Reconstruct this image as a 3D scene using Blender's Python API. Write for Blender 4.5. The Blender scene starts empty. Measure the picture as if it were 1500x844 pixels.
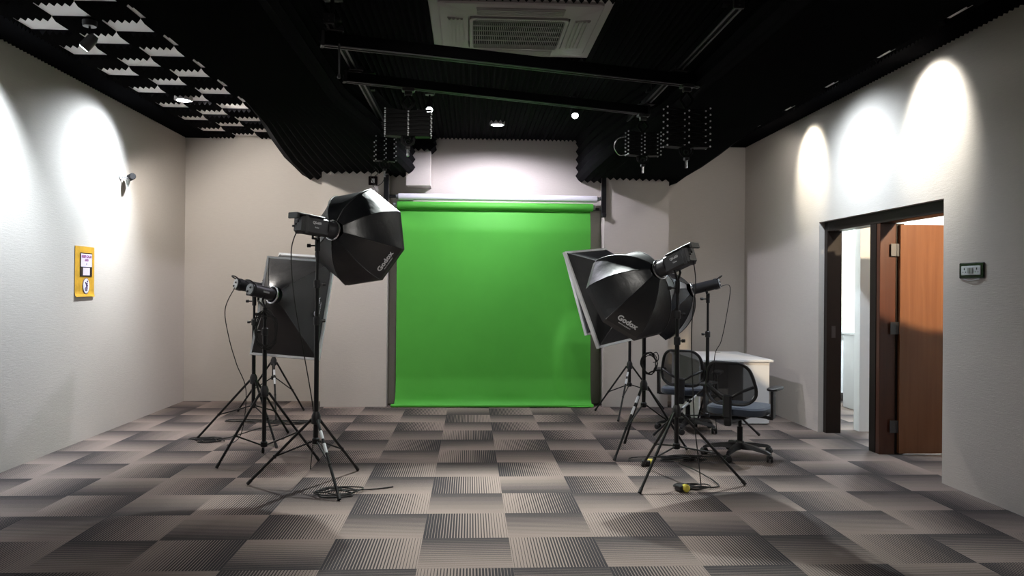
import bpy, math, random
from mathutils import Vector, Matrix, Euler
random.seed(7)
PI = math.pi
scene = bpy.context.scene
col = scene.collection
R = math.radians

# ------------------------------------------------------------------ camera, world, exposure
cd = bpy.data.cameras.new('camera'); cam = bpy.data.objects.new('camera', cd); col.objects.link(cam)
YAW, PIT, ROL = R(3.02), R(.10), R(.46)
fw = Vector((math.sin(YAW)*math.cos(PIT), math.cos(YAW)*math.cos(PIT), math.sin(PIT)))
rt0 = Vector((math.cos(YAW), -math.sin(YAW), 0)); up0 = rt0.cross(fw)
rt = rt0*math.cos(ROL) + up0*math.sin(ROL); up = rt.cross(fw)
cam.matrix_world = Matrix(((rt.x, up.x, -fw.x, 0), (rt.y, up.y, -fw.y, 0), (rt.z, up.z, -fw.z, 1.45), (0, 0, 0, 1)))
cd.sensor_width = 36; cd.lens = 36*1155/1500; cd.clip_start = .05
scene.camera = cam
w = bpy.data.worlds.new('world'); scene.world = w; w.use_nodes = True
w.node_tree.nodes['Background'].inputs[0].default_value = (.5, .55, .6, 1)
w.node_tree.nodes['Background'].inputs[1].default_value = .02
scene.view_settings.view_transform = 'Standard'
scene.view_settings.look = 'None'
scene.view_settings.gamma = 1
scene.view_settings.use_curve_mapping = False
scene.view_settings.exposure = 0.3

def light(name, kind, loc, energy, color=(1, 1, 1), aim=None, cone=90, blend=.5, size=.05, parent=None):
    d = bpy.data.lights.new(name, kind); o = bpy.data.objects.new(name, d); col.objects.link(o)
    d.energy = energy; d.color = color
    if kind == 'SPOT':
        d.spot_size = R(cone); d.spot_blend = blend; d.shadow_soft_size = size
    elif kind == 'AREA':
        d.size = size
    else:
        d.shadow_soft_size = size
    o.location = loc
    if aim is not None:
        o.rotation_euler = (Vector(aim) - Vector(loc)).to_track_quat('-Z', 'Y').to_euler()
    if parent:
        o.parent = parent
        bpy.context.view_layer.update()
        o.matrix_parent_inverse = parent.matrix_world.inverted()
    return o

COOL = (.80, .90, 1.0); NEUT = (1.0, .975, .90); WARM = (1, .94, .80)
# ceiling lamps: (x, y, aim, power, colour, cone, blend, label)
LAMPS = [
    (-2.90, 8.10, (-3.62, 7.62, 2.1), 370, COOL, 108, 1., 'bright recessed downlight among the missing foam squares near the left wall'),
    (0.29, 9.00, (0.29, 9.2, 0), 165, (.90, .86, 1), 165, .4, 'glowing recessed downlight in the black ceiling in front of the green backdrop'),
    (3.10, 5.95, (3.62, 5.95, 2.86), 125, NEUT, 76, .6, 'recessed wall-washing spot above the doorway near the power socket'),
    (3.10, 8.17, (3.62, 8.17, 2.86), 85, WARM, 66, .5, 'recessed wall-washing spot beside the far right corner'),
    (2.85, 7.05, (3.55, 7.05, 1.6), 210, COOL, 140, 1., 'recessed downlight between the two wall-washing spots on the right'),
    (0.25, 3.10, (0.25, 6.6, 0), 170, (1, .96, .89), 88, .9, 'recessed downlight in the centre ceiling just in front of the camera'),
    (0.25, -0.60, (0.25, 1.6, 0), 60, (1, .95, .90), 130, .7, 'recessed downlight in the centre ceiling behind the camera'),
]

SPILL = {0: 170, 3: 22}
# ------------------------------------------------------------------ materials
def nt(name):
    m = bpy.data.materials.new(name); m.use_nodes = True
    t = m.node_tree; return m, t, t.nodes['Principled BSDF']
def mat(name, c, rough=.5, metal=0., spec=.5, bump=0, bscale=50, emit=None, es=0, var=0, sheen=0, coat=0):
    m, t, b = nt(name)
    b.inputs['Base Color'].default_value = (*c, 1); b.inputs['Roughness'].default_value = rough
    b.inputs['Metallic'].default_value = metal; b.inputs['Specular IOR Level'].default_value = spec
    b.inputs['Sheen Weight'].default_value = sheen; b.inputs['Coat Weight'].default_value = coat
    tc = t.nodes.new('ShaderNodeTexCoord')
    if bump or var:
        n = t.nodes.new('ShaderNodeTexNoise'); n.inputs['Scale'].default_value = bscale; n.inputs['Detail'].default_value = 4
        t.links.new(tc.outputs['Object'], n.inputs['Vector'])
        if bump:
            bp = t.nodes.new('ShaderNodeBump'); bp.inputs['Strength'].default_value = bump; bp.inputs['Distance'].default_value = .01
            t.links.new(n.outputs['Fac'], bp.inputs['Height']); t.links.new(bp.outputs['Normal'], b.inputs['Normal'])
        if var:
            mx = t.nodes.new('ShaderNodeMix'); mx.data_type = 'RGBA'
            mx.inputs[6].default_value = (*[x*(1-var) for x in c], 1); mx.inputs[7].default_value = (*[min(1, x*(1+var)) for x in c], 1)
            t.links.new(n.outputs['Fac'], mx.inputs[0]); t.links.new(mx.outputs[2], b.inputs['Base Color'])
    if emit:
        b.inputs['Emission Color'].default_value = (*emit, 1); b.inputs['Emission Strength'].default_value = es
    return m

def mth(t, op, a, b=None, c=None):
    n = t.nodes.new('ShaderNodeMath'); n.operation = op
    for i, v in enumerate((a, b, c)):
        if v is None: continue
        if isinstance(v, (int, float)): n.inputs[i].default_value = v
        else: t.links.new(v, n.inputs[i])
    return n.outputs[0]

def wallpaper(name, c, streak=.05):
    m, t, b = nt(name)
    tc = t.nodes.new('ShaderNodeTexCoord'); mp = t.nodes.new('ShaderNodeMapping'); mp.inputs['Scale'].default_value = (14, 14, 170)
    t.links.new(tc.outputs['Object'], mp.inputs['Vector'])
    n = t.nodes.new('ShaderNodeTexNoise'); n.inputs['Scale'].default_value = 1; n.inputs['Detail'].default_value = 5; n.inputs['Roughness'].default_value = .6
    t.links.new(mp.outputs[0], n.inputs['Vector'])
    n2 = t.nodes.new('ShaderNodeTexNoise'); n2.inputs['Scale'].default_value = 90; t.links.new(tc.outputs['Object'], n2.inputs['Vector'])
    s = mth(t, 'ADD', mth(t, 'MULTIPLY', n.outputs['Fac'], .7), mth(t, 'MULTIPLY', n2.outputs['Fac'], .3))
    mx = t.nodes.new('ShaderNodeMix'); mx.data_type = 'RGBA'; t.links.new(s, mx.inputs[0])
    mx.inputs[6].default_value = (*[x*(1-streak*2) for x in c], 1); mx.inputs[7].default_value = (*[x*(1+streak*2) for x in c], 1)
    t.links.new(mx.outputs[2], b.inputs['Base Color'])
    bp = t.nodes.new('ShaderNodeBump'); bp.inputs['Strength'].default_value = .35; bp.inputs['Distance'].default_value = .006
    t.links.new(s, bp.inputs['Height']); t.links.new(bp.outputs['Normal'], b.inputs['Normal'])
    b.inputs['Roughness'].default_value = .85; b.inputs['Specular IOR Level'].default_value = .2
    return m

def carpet():
    m, t, b = nt('carpet_tiles')
    uv = t.nodes.new('ShaderNodeUVMap'); sp = t.nodes.new('ShaderNodeSeparateXYZ'); t.links.new(uv.outputs[0], sp.inputs[0])
    U = mth(t, 'FRACT', sp.outputs[0])
    band = mth(t, 'DIVIDE', mth(t, 'FLOOR', mth(t, 'MULTIPLY', U, 5.0)), 4.0)          # 0 dark side .. 1 light side
    soft = mth(t, 'ADD', mth(t, 'MULTIPLY', band, .35), mth(t, 'MULTIPLY', U, .65))
    duty = mth(t, 'SUBTRACT', .92, mth(t, 'MULTIPLY', soft, .80))
    s = mth(t, 'FRACT', mth(t, 'MULTIPLY', U, 30.0))
    tri = mth(t, 'ABSOLUTE', mth(t, 'SUBTRACT', s, .5))                                # 0 centre .5 edge
    d = mth(t, 'SUBTRACT', mth(t, 'MULTIPLY', duty, .5), tri)
    dark = t.nodes.new('ShaderNodeClamp'); t.links.new(mth(t, 'ADD', mth(t, 'MULTIPLY', d, 9.), .5), dark.inputs[0])
    tc = t.nodes.new('ShaderNodeTexCoord')
    n = t.nodes.new('ShaderNodeTexNoise'); n.inputs['Scale'].default_value = 160; n.inputs['Detail'].default_value = 3
    t.links.new(tc.outputs['Object'], n.inputs['Vector'])
    lt = t.nodes.new('ShaderNodeMix'); lt.data_type = 'RGBA'
    lt.inputs[6].default_value = (.215, .165, .142, 1); lt.inputs[7].default_value = (.345, .285, .252, 1); t.links.new(n.outputs['Fac'], lt.inputs[0])
    dk = t.nodes.new('ShaderNodeMix'); dk.data_type = 'RGBA'
    dk.inputs[6].default_value = (.020, .018, .021, 1); dk.inputs[7].default_value = (.052, .047, .050, 1); t.links.new(n.outputs['Fac'], dk.inputs[0])
    mx = t.nodes.new('ShaderNodeMix'); mx.data_type = 'RGBA'
    t.links.new(dark.outputs[0], mx.inputs[0]); t.links.new(lt.outputs[2], mx.inputs[6]); t.links.new(dk.outputs[2], mx.inputs[7])
    t.links.new(mx.outputs[2], b.inputs['Base Color'])
    bp = t.nodes.new('ShaderNodeBump'); bp.inputs['Strength'].default_value = .5; bp.inputs['Distance'].default_value = .004
    t.links.new(n.outputs['Fac'], bp.inputs['Height']); t.links.new(bp.outputs['Normal'], b.inputs['Normal'])
    b.inputs['Roughness'].default_value = .93; b.inputs['Specular IOR Level'].default_value = .15
    return m

def wood(name, c1, c2, rough):
    m, t, b = nt(name)
    tc = t.nodes.new('ShaderNodeTexCoord'); mp = t.nodes.new('ShaderNodeMapping'); mp.inputs['Scale'].default_value = (22, 22, 1.2)
    t.links.new(tc.outputs['Object'], mp.inputs['Vector'])
    n = t.nodes.new('ShaderNodeTexNoise'); n.inputs['Scale'].default_value = 1; n.inputs['Detail'].default_value = 6; n.inputs['Distortion'].default_value = .6
    t.links.new(mp.outputs[0], n.inputs['Vector'])
    mx = t.nodes.new('ShaderNodeMix'); mx.data_type = 'RGBA'; t.links.new(n.outputs['Fac'], mx.inputs[0])
    mx.inputs[6].default_value = (*c1, 1); mx.inputs[7].default_value = (*c2, 1)
    t.links.new(mx.outputs[2], b.inputs['Base Color']); b.inputs['Roughness'].default_value = rough
    return m

def mesh_fabric(name, c, see):
    m, t, b = nt(name)
    b.inputs['Base Color'].default_value = (*c, 1); b.inputs['Roughness'].default_value = .7
    tr = t.nodes.new('ShaderNodeBsdfTransparent'); mx = t.nodes.new('ShaderNodeMixShader'); mx.inputs[0].default_value = see
    t.links.new(b.outputs[0], mx.inputs[1]); t.links.new(tr.outputs[0], mx.inputs[2])
    t.links.new(mx.outputs[0], t.nodes['Material Output'].inputs['Surface'])
    return m

M = dict(
    wall=wallpaper('wall_fabric', (.57, .53, .485)),
    wallwhite=mat('white_paint', (.78, .80, .80), .7, bump=.05, bscale=60),
    slab=mat('white_ceiling_paint', (.88, .87, .85), .8, bump=.05, bscale=40),
    foam=mat('black_acoustic_foam', (.0055, .0055, .0066), .95, spec=.05, bump=.3, bscale=260),
    carpet=carpet(),
    frame=mat('dark_brown_frame', (.014, .009, .007), .45, spec=.25, var=.25, bscale=30),
    post=wood('stained_post', (.045, .014, .008), (.10, .034, .017), .3),
    door=wood('varnished_door', (.125, .050, .024), (.215, .095, .045), .26),
    green=mat('green_paper', (.082, .42, .048), .62, spec=.3, bump=.12, bscale=5, var=.06),
    whitepaper=mat('white_paper', (.80, .80, .84), .5),
    tube=mat('grey_tube', (.28, .30, .29), .5),
    nylon=mat('black_nylon', (.0035, .0045, .0065), .40, spec=.8, bump=.5, bscale=9),
    trim=mat('white_piping', (.78, .80, .82), .5),
    diff=mat('white_diffuser', (.85, .87, .90), .6),
    black=mat('black_metal', (.007, .007, .008), .4, spec=.35),
    blackp=mat('black_plastic', (.012, .012, .014), .45, bump=.1, bscale=150),
    body=mat('flash_casing', (.020, .020, .023), .42, bump=.1, bscale=120),
    panel=mat('flash_rear_panel', (.42, .44, .46), .4, var=.7, bscale=110),
    chrome=mat('bright_metal', (.75, .76, .78), .22, metal=1),
    rivet=mat('bright_rivet', (.85, .86, .88), .45, metal=.3),
    alu=mat('dull_aluminium', (.10, .10, .105), .42, metal=.8),
    rail=mat('black_rail', (.004, .0045, .005), .5, spec=.04),
    arm=mat('black_scissor_arm', (.004, .004, .0045), .5, spec=.15),
    rubber=mat('black_cable', (.008, .008, .008), .55),
    textw=mat('silver_print', (.72, .74, .76), .5),
    yellow=mat('yellow_plug', (.80, .68, .10), .4),
    seat=mat('blue_grey_fabric', (.042, .055, .082), .85, bump=.4, bscale=220, sheen=.3),
    net=mesh_fabric('black_mesh', (.012, .012, .014), .2),
    desk=mat('white_laminate', (.66, .67, .68), .35),
    acw=mat('ivory_plastic', (.50, .475, .47), .5),
    acdark=mat('dark_inside', (.006, .006, .008), .8),
    ply=mat('white_socket', (.62, .64, .66), .3),
    sock=mat('black_plate', (.014, .010, .010), .22),
    yellowp=mat('mustard_poster', (.62, .34, .025), .5, var=.35, bscale=16),
    pink=mat('pale_lilac_paper', (.75, .68, .86), .5),
    purple=mat('dark_purple_ink', (.10, .05, .20), .5),
    redi=mat('magenta_ink', (.35, .08, .28), .5),
    glow=mat('lamp_glass', (1, 1, 1), .3, emit=(.90, .93, 1), es=28),
    glowspot=mat('spot_glass', (1, 1, 1), .3, emit=(.88, 1, .97), es=22),
    skirt=mat('dark_skirting', (.045, .036, .033), .4),
    curtain=mat('cream_blind', (.82, .82, .68), .7),
    grille=mat('grille_plastic', (.46, .44, .43), .5),
)

# ------------------------------------------------------------------ mesh helpers
class MB:
    def __init__(s): s.v = []; s.f = []
    def add(s, vs, fs):
        n = len(s.v); s.v += [tuple(v) for v in vs]; s.f += [tuple(i+n for i in f) for f in fs]; return s
    def box(s, x0, x1, y0, y1, z0, z1, bev=0., mtx=None):
        if bev:
            b = min(bev, (x1-x0)*.49, (y1-y0)*.49, (z1-z0)*.49)
            vs = []
            X = (x0, x1); Y = (y0, y1); Z = (z0, z1); idx = {}
            for i in (0, 1):
                for j in (0, 1):
                    for k in (0, 1):
                        sx, sy, sz = (1, -1)[i], (1, -1)[j], (1, -1)[k]
                        idx[i, j, k, 0] = len(vs); vs.append((X[i], Y[j]+sy*b, Z[k]+sz*b))
                        idx[i, j, k, 1] = len(vs); vs.append((X[i]+sx*b, Y[j], Z[k]+sz*b))
                        idx[i, j, k, 2] = len(vs); vs.append((X[i]+sx*b, Y[j]+sy*b, Z[k]))
            g = lambda *a: idx[a]
            fs = []
            for i in (0, 1): fs.append((g(i,0,0,0), g(i,1,0,0), g(i,1,1,0), g(i,0,1,0)))
            for j in (0, 1): fs.append((g(0,j,0,1), g(1,j,0,1), g(1,j,1,1), g(0,j,1,1)))
            for k in (0, 1): fs.append((g(0,0,k,2), g(1,0,k,2), g(1,1,k,2), g(0,1,k,2)))
            for i in (0, 1):
                for j in (0, 1): fs.append((g(i,j,0,0), g(i,j,1,0), g(i,j,1,1), g(i,j,0,1)))
                for k in (0, 1): fs.append((g(i,0,k,0), g(i,1,k,0), g(i,1,k,2), g(i,0,k,2)))
            for j in (0, 1):
                for k in (0, 1): fs.append((g(0,j,k,1), g(1,j,k,1), g(1,j,k,2), g(0,j,k,2)))
            for i in (0, 1):
                for j in (0, 1):
                    for k in (0, 1): fs.append((g(i,j,k,0), g(i,j,k,1), g(i,j,k,2)))
        else:
            vs = [(x, y, z) for x in (x0, x1) for y in (y0, y1) for z in (z0, z1)]
            fs = [(0,1,3,2), (4,6,7,5), (0,4,5,1), (2,3,7,6), (0,2,6,4), (1,5,7,3)]
        if mtx: vs = [mtx @ Vector(v) for v in vs]
        return s.add(vs, fs)
    def tube(s, pts, r, n=8, closed=False, r2=None):
        pts = [Vector(p) for p in pts]; N = len(pts); base = len(s.v); up_ = None
        for i, p in enumerate(pts):
            if closed: d = pts[(i+1) % N]-pts[i-1]
            else: d = (pts[min(i+1, N-1)]-pts[max(i-1, 0)])
            if d.length < 1e-9: d = Vector((0, 0, 1))
            d.normalize()
            if up_ is None: up_ = Vector((0, 0, 1)) if abs(d.z) < .9 else Vector((1, 0, 0))
            a = d.cross(up_)
            if a.length < 1e-6: a = d.orthogonal()
            a.normalize(); b = a.cross(d); up_ = b
            rr = r if r2 is None else r+(r2-r)*i/(N-1)
            for k in range(n):
                t = 2*PI*k/n; s.v.append(tuple(p+a*rr*math.cos(t)+b*rr*math.sin(t)))
        for i in range(N if closed else N-1):
            j = (i+1) % N
            for k in range(n): s.f.append((base+i*n+k, base+i*n+(k+1) % n, base+j*n+(k+1) % n, base+j*n+k))
        if not closed:
            s.f.append(tuple(base+k for k in range(n))[::-1]); s.f.append(tuple(base+(N-1)*n+k for k in range(n)))
        return s
    def cyl(s, p, q, r, n=16, r2=None): return s.tube([p, q], r, n, r2=r2)
    def lathe(s, prof, c=(0, 0, 0), n=20, mtx=None):            # prof [(r,z)]
        vs = []; fs = []
        for r, z in prof:
            for k in range(n): vs.append(Vector((c[0]+r*math.cos(2*PI*k/n), c[1]+r*math.sin(2*PI*k/n), c[2]+z)))
        for i in range(len(prof)-1):
            for k in range(n): fs.append((i*n+k, i*n+(k+1) % n, (i+1)*n+(k+1) % n, (i+1)*n+k))
        fs.append(tuple(range(n))[::-1]); fs.append(tuple((len(prof)-1)*n+k for k in range(n)))
        if mtx: vs = [mtx @ v for v in vs]
        return s.add(vs, fs)
    def grid(s, fn, nu, nv):
        b = len(s.v)
        for i in range(nu+1):
            for j in range(nv+1): s.v.append(tuple(fn(i/nu, j/nv)))
        for i in range(nu):
            for j in range(nv): s.f.append((b+i*(nv+1)+j, b+(i+1)*(nv+1)+j, b+(i+1)*(nv+1)+j+1, b+i*(nv+1)+j+1))
        return s
    def sheet(s, fn, nu, nv, th=(0, 0, .002)):                  # grid with real thickness
        t = Vector(th); a = len(s.v); s.grid(fn, nu, nv); b = len(s.v)
        s.grid(lambda u, v: Vector(fn(u, v))+t, nu, nv)
        ring = [(i, 0) for i in range(nu)]+[(nu, j) for j in range(nv)]+[(i, nv) for i in range(nu, 0, -1)]+[(0, j) for j in range(nv, 0, -1)]
        for k in range(len(ring)):
            p = ring[k]; q = ring[(k+1) % len(ring)]
            s.f.append((a+p[0]*(nv+1)+p[1], a+q[0]*(nv+1)+q[1], b+q[0]*(nv+1)+q[1], b+p[0]*(nv+1)+p[1]))
        return s
    def prism(s, poly, y0, y1, mtx=None):                        # poly in x,z
        n = len(poly); vs = [Vector((x, y0, z)) for x, z in poly]+[Vector((x, y1, z)) for x, z in poly]
        fs = [tuple(range(n)), tuple(range(2*n-1, n-1, -1))]+[(i, (i+1) % n, n+(i+1) % n, n+i) for i in range(n)]
        if mtx: vs = [mtx @ v for v in vs]
        return s.add(vs, fs)
    def build(s, name, m, parent=None, smooth=False):
        me = bpy.data.meshes.new(name); me.from_pydata(s.v, [], s.f)
        import bmesh
        bm = bmesh.new(); bm.from_mesh(me); bmesh.ops.recalc_face_normals(bm, faces=bm.faces)
        if smooth:
            for f in bm.faces: f.smooth = True
            for e in bm.edges:
                if len(e.link_faces) == 2 and e.calc_face_angle(0) > R(35): e.smooth = False
        bm.to_mesh(me); bm.free()
        me.materials.append(m)
        o = bpy.data.objects.new(name, me); col.objects.link(o)
        if parent: o.parent = parent
        return o

def tag(o, label, cat, group=None):
    o['label'] = label; o['category'] = cat
    if group: o['group'] = group
    return o
def thing(name, loc, label, cat, group=None, rot=(0, 0, 0)):
    o = bpy.data.objects.new(name, None); col.objects.link(o); o.location = loc; o.rotation_euler = rot; o.empty_display_size = .1
    return tag(o, label, cat, group)
def struct(o):
    o['kind'] = 'structure'; return o
def plabel(o, l): o['label'] = l; return o
def copy_tree(o, parent=None):
    kids = [k for k in bpy.data.objects if k.parent == o]
    c = o.copy(); col.objects.link(c)
    if parent: c.parent = parent
    for k in kids: copy_tree(k, c)
    return c
def orient(d, roll=0):
    d = Vector(d).normalized(); rr = d.cross(Vector((0, 0, 1))).normalized(); uu = rr.cross(d)
    r2 = rr*math.cos(roll)+uu*math.sin(roll); u2 = r2.cross(d)
    return Matrix(((r2.x, d.x, u2.x), (r2.y, d.y, u2.y), (r2.z, d.z, u2.z))).to_euler()
def ydir(yaw, pit):
    a, b = R(yaw), R(pit); return Vector((math.sin(a)*math.cos(b), math.cos(a)*math.cos(b), math.sin(b)))
def smoothpts(pts, k=6):
    pts = [Vector(p) for p in pts]; out = []
    for i in range(len(pts)-1):
        p0 = pts[max(i-1, 0)]; p1 = pts[i]; p2 = pts[i+1]; p3 = pts[min(i+2, len(pts)-1)]
        for j in range(k):
            t = j/k
            out.append(.5*((2*p1)+(p2-p0)*t+(2*p0-5*p1+4*p2-p3)*t*t+(-p0+3*p1-3*p2+p3)*t**3))
    out.append(pts[-1]); return out
def text_mesh(name, s, size, m, parent, mtx, extr=.0008, bold=.0):
    c = bpy.data.curves.new(name, 'FONT'); c.body = s; c.size = size; c.extrude = extr; c.offset = bold
    c.align_x = 'CENTER'; c.align_y = 'CENTER'; c.resolution_u = 3
    o = bpy.data.objects.new('tmp', c); col.objects.link(o)
    bpy.context.view_layer.update()
    me = bpy.data.meshes.new_from_object(o.evaluated_get(bpy.context.evaluated_depsgraph_get()))
    bpy.data.objects.remove(o); bpy.data.curves.remove(c)
    me.transform(mtx); me.materials.clear(); me.materials.append(m); me.name = name
    r = bpy.data.objects.new(name, me); col.objects.link(r)
    if parent: r.parent = parent
    return r

# ------------------------------------------------------------------ room shell
XL, XR, YB, YF, ZC = -3.62, 3.60, 10.20, -2.5, 3.38
DY0, DY1, DH = 5.83, 7.98, 2.17
XW = 3.80                                                       # far face of the right wall

DIRS = {  # (column,row): 'L' dark left, 'R' dark right, 'F' dark far, 'N' dark near
 (-1,-1):'L',(0,-1):'F',(1,-1):'R',(-1,-2):'F',(0,-2):'R',(1,-2):'F',(-2,0):'L',(-1,0):'F',(0,0):'L',(1,0):'F',(2,0):'R',
 (-1,1):'L',(0,1):'F',(1,1):'R',(2,1):'F',(-2,1):'F',(-1,2):'F',(0,2):'L',(1,2):'N',(2,2):'L',(-1,3):'L',(0,3):'F',(1,3):'L',
 (-1,4):'F',(0,4):'R',(1,4):'F',(2,4):'L',(-1,5):'R',(0,5):'F',(1,5):'R',(2,5):'F',(-1,6):'F',(0,6):'R',(1,6):'F',(2,6):'L',
 (-1,7):'L',(0,7):'F',(1,7):'L',(0,8):'L',(-3,0):'N',(-4,0):'L',(-5,0):'F',(-2,-1):'N',(-3,-1):'R',(-4,-1):'F',(-5,-1):'L',
 (-3,1):'R',(-4,1):'N',(-5,1):'R',(-2,2):'L',(-3,2):'N',(-4,2):'R',(-5,2):'N',(-6,2):'R',(-2,3):'F',(-3,3):'L',(-4,3):'F',(-5,3):'R',
 (2,-1):'F',(3,-1):'R',(4,-1):'F',(5,-1):'R',(6,-1):'F',(3,0):'N',(4,0):'R',(5,0):'F',(6,0):'R',(3,1):'R',(4,1):'F',(5,1):'L',(6,1):'F',
 (3,2):'F',(4,2):'R',(5,2):'F',(6,2):'R'}
def make_floor(x0, x1, y0, y1):
    vs = []; fs = []; uvs = []
    X0, Y0 = -.265, 4.602
    i0 = math.floor((x0-X0)/.5); i1 = math.ceil((x1-X0)/.5); j0 = math.floor((y0-Y0)/.5); j1 = math.ceil((y1-Y0)/.5)
    rnd = random.Random(3)
    for i in range(i0, i1):
        for j in range(j0, j1):
            a, b = X0+.5*i, Y0+.5*j
            xs = (max(a, x0), min(a+.5, x1)); ys = (max(b, y0), min(b+.5, y1))
            if xs[1]-xs[0] < 1e-4 or ys[1]-ys[0] < 1e-4: continue
            d = DIRS.get((i, j))
            if d is None:
                d = rnd.choice('LR') if (i+j) % 2 == 0 else rnd.choice('FFFN')
            n = len(vs)
            for (x, y) in ((xs[0], ys[0]), (xs[1], ys[0]), (xs[1], ys[1]), (xs[0], ys[1])):
                vs.append((x, y, 0))
                p, q = (x-a)/.5, (y-b)/.5
                u = {'L': p, 'R': 1-p, 'N': q, 'F': 1-q}[d]
                uvs.append((min(max(u, .0005), .9995), q))
            fs.append((n, n+1, n+2, n+3))
    me = bpy.data.meshes.new('floor'); me.from_pydata(vs, [], fs)
    ul = me.uv_layers.new(name='UVMap')
    for l in me.loops: ul.data[l.index].uv = uvs[l.vertex_index]
    me.materials.append(M['carpet'])
    o = bpy.data.objects.new('floor', me); col.objects.link(o); return struct(o)
make_floor(XL-.1, 6.4, YF-.1, YB+.3)

struct(MB().box(XL-.15, XL, YF-.1, YB+.3, 0, ZC).build('wall_left', M['wall']))
struct(MB().box(XL, XW, YB, YB+.15, 0, ZC).build('wall_back', M['wall']))
struct(MB().box(XL, XW, YF-.12, YF, 0, ZC).build('wall_front', M['wall']))
wr = MB().box(XR, XW, YF, DY0, 0, ZC).box(XR, XW, DY1, YB, 0, ZC).box(XR, XW, DY0, DY1, DH, ZC)
struct(wr.build('wall_right', M['wall']))
struct(MB().box(-1.82, -1.02, 9.72, YB, 0, ZC-.02).build('wall_pillar', M['wall']))
struct(MB().box(1.655, 2.465, 9.72, YB, 0, ZC-.02).build('wall_pillar', M['wall']))
struct(MB().box(-1.02, 1.655, 10.0, YB, 0, ZC-.02).build('wall_recess', M['wall']))
struct(MB().box(-.80, -.50, 9.72, 10.0, 2.715, ZC-.02, bev=.004).build('wall_bulkhead', M['wall']))
struct(MB().box(XL-.15, 6.5, YF-.12, YB+.3, ZC, ZC+.1).build('ceiling', M['slab']))
ceil = bpy.data.objects['ceiling']

# acoustic foam
def foam(mb, x0, x1, y0, y1, teeth=6, along='Y', z=ZC, base=.010, dep=.034):
    # ridges run along `along`; hangs down from z
    if x1-x0 < .01 or y1-y0 < .01: return
    L = (x1-x0) if along == 'Y' else (y1-y0)
    n = max(1, round(teeth*L/.31))
    prof = [(0, 0)]
    for k in range(n):
        prof += [(L*k/n+1e-4, -base), (L*(k+.5)/n, -base-dep)]
    prof += [(L, -base), (L, 0)]
    vs = []; m = len(prof)
    for e in (0, 1):
        for (p, q) in prof:
            if along == 'Y': vs.append((x0+p, (y0, y1)[e], z+q))
            else: vs.append(((x0, x1)[e], y0+p, z+q))
    fs = [(i, i+1, m+i+1, m+i) for i in range(m-1)]
    for e in (0, m):                                            # end caps, tooth by tooth
        for k in range(n):
            a = 1+2*k; fs.append((e+a, e+a+1, e+(a+2)))
        fs.append(tuple([e]+[e+1+2*k for k in range(n+1)]+[e+m-1]))
    mb.add(vs, fs)
G = .31; PY = .318
fm = MB()
xs = [XL+G*k for k in range(6)]+[-1.85]
ny0 = math.floor((YF-6.11)/PY)
for k in range(6):
    for j in range(ny0, 13):
        y0 = 6.11+PY*j; y1 = y0+PY
        y0 = max(y0, YF); y1 = min(y1, YB)
        if y1-y0 < .02: continue
        # missing squares: columns 1,3,5 end at 6.11+.636n ; columns 2,4 end at 5.79+.636n
        if k in (1, 3, 5) and j % 2 == 1 and y0 > 2: continue
        if k in (2, 4) and j % 2 == 0 and y0 > 2: continue
        foam(fm, xs[k]+.001, xs[k+1]-.001, y0+.001, y1-.001, along='X' if k == 0 else 'Y')
fm.build('foam_lining', M['foam'], ceil)
fm = MB()
AC = (-.30, .95, 5.16, 6.42)
x = -1.20
cx = [-1.20, -.9, -.6, -.30, .0125, .325, .6375, .95, 1.26, 1.57, 1.75]
cy = [5.16+.315*j for j in range(-25, 17)]
for i in range(len(cx)-1):
    for j in range(len(cy)-1):
        y0, y1 = max(cy[j], YF), min(cy[j+1], YB)
        if y1-y0 < .02: continue
        if cx[i] >= -.301 and cx[i+1] <= .951 and cy[j] >= 5.159 and cy[j+1] <= 6.43: continue
        if cx[i] >= -.301 and cx[i+1] <= .951 and 6.41 < cy[j] < 6.43: y0 += .05
        foam(fm, cx[i], cx[i+1], y0, y1)
fm.build('foam_lining', M['foam'], ceil)
fm = MB()
for k, (a, b) in enumerate(((3.35, 3.60), (3.035, 3.345), (2.60, 3.03))):
    for j in range(-41, 14):
        y0 = max(6.0+PY*j, YF); y1 = min(6.0+PY*(j+1), YB)
        if y1-y0 < .02: continue
        if k == 1 and (j % 3 == 0) and y0 > 2: continue
        foam(fm, a, b, y0+.001, y1-.001, along='X' if k == 0 else 'Y')
fm.build('foam_lining', M['foam'], ceil)

def beam(name, stations, nteeth):
    # station: (y, [(x,z) outer top, outer bottom, inner bottom, inner top])
    rings = []
    for y, pts, jit in stations:
        ring = []
        for s_ in range(3):
            a = Vector((pts[s_][0], pts[s_][1])); b = Vector((pts[s_+1][0], pts[s_+1][1]))
            d = b-a; n = Vector((d.y, -d.x)).normalized(); cxm = sum(p[0] for p in pts)/4; czm = sum(p[1] for p in pts)/4+.15
            if n.dot((a+b)/2-Vector((cxm, czm))) < 0: n = -n
            for k in range(nteeth[s_]):
                for h, f in ((0, 0), (.033, .5)):
                    p = a+d*((k+f)/nteeth[s_])+n*h
                    ring.append((p.x, y, p.y))
        ring.append((pts[3][0], y, pts[3][1]))
        rings.append(ring)
    mb = MB(); m = len(rings[0])
    for r in rings: mb.v += r
    for i in range(len(rings)-1):
        for k in range(m-1): mb.f.append((i*m+k, i*m+k+1, (i+1)*m+k+1, (i+1)*m+k))
    for e in (0, (len(rings)-1)*m):
        for k in range(0, m-2, 2): mb.f.append((e+k, e+k+1, e+k+2))
        mb.f.append(tuple(e+k for k in range(0, m, 2)))
    return struct(mb.build(name, M['foam']))
T = ZC-.01
near = [(-1.90, T), (-1.88, 3.01), (-1.12, 3.01), (-1.02, T)]
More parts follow.
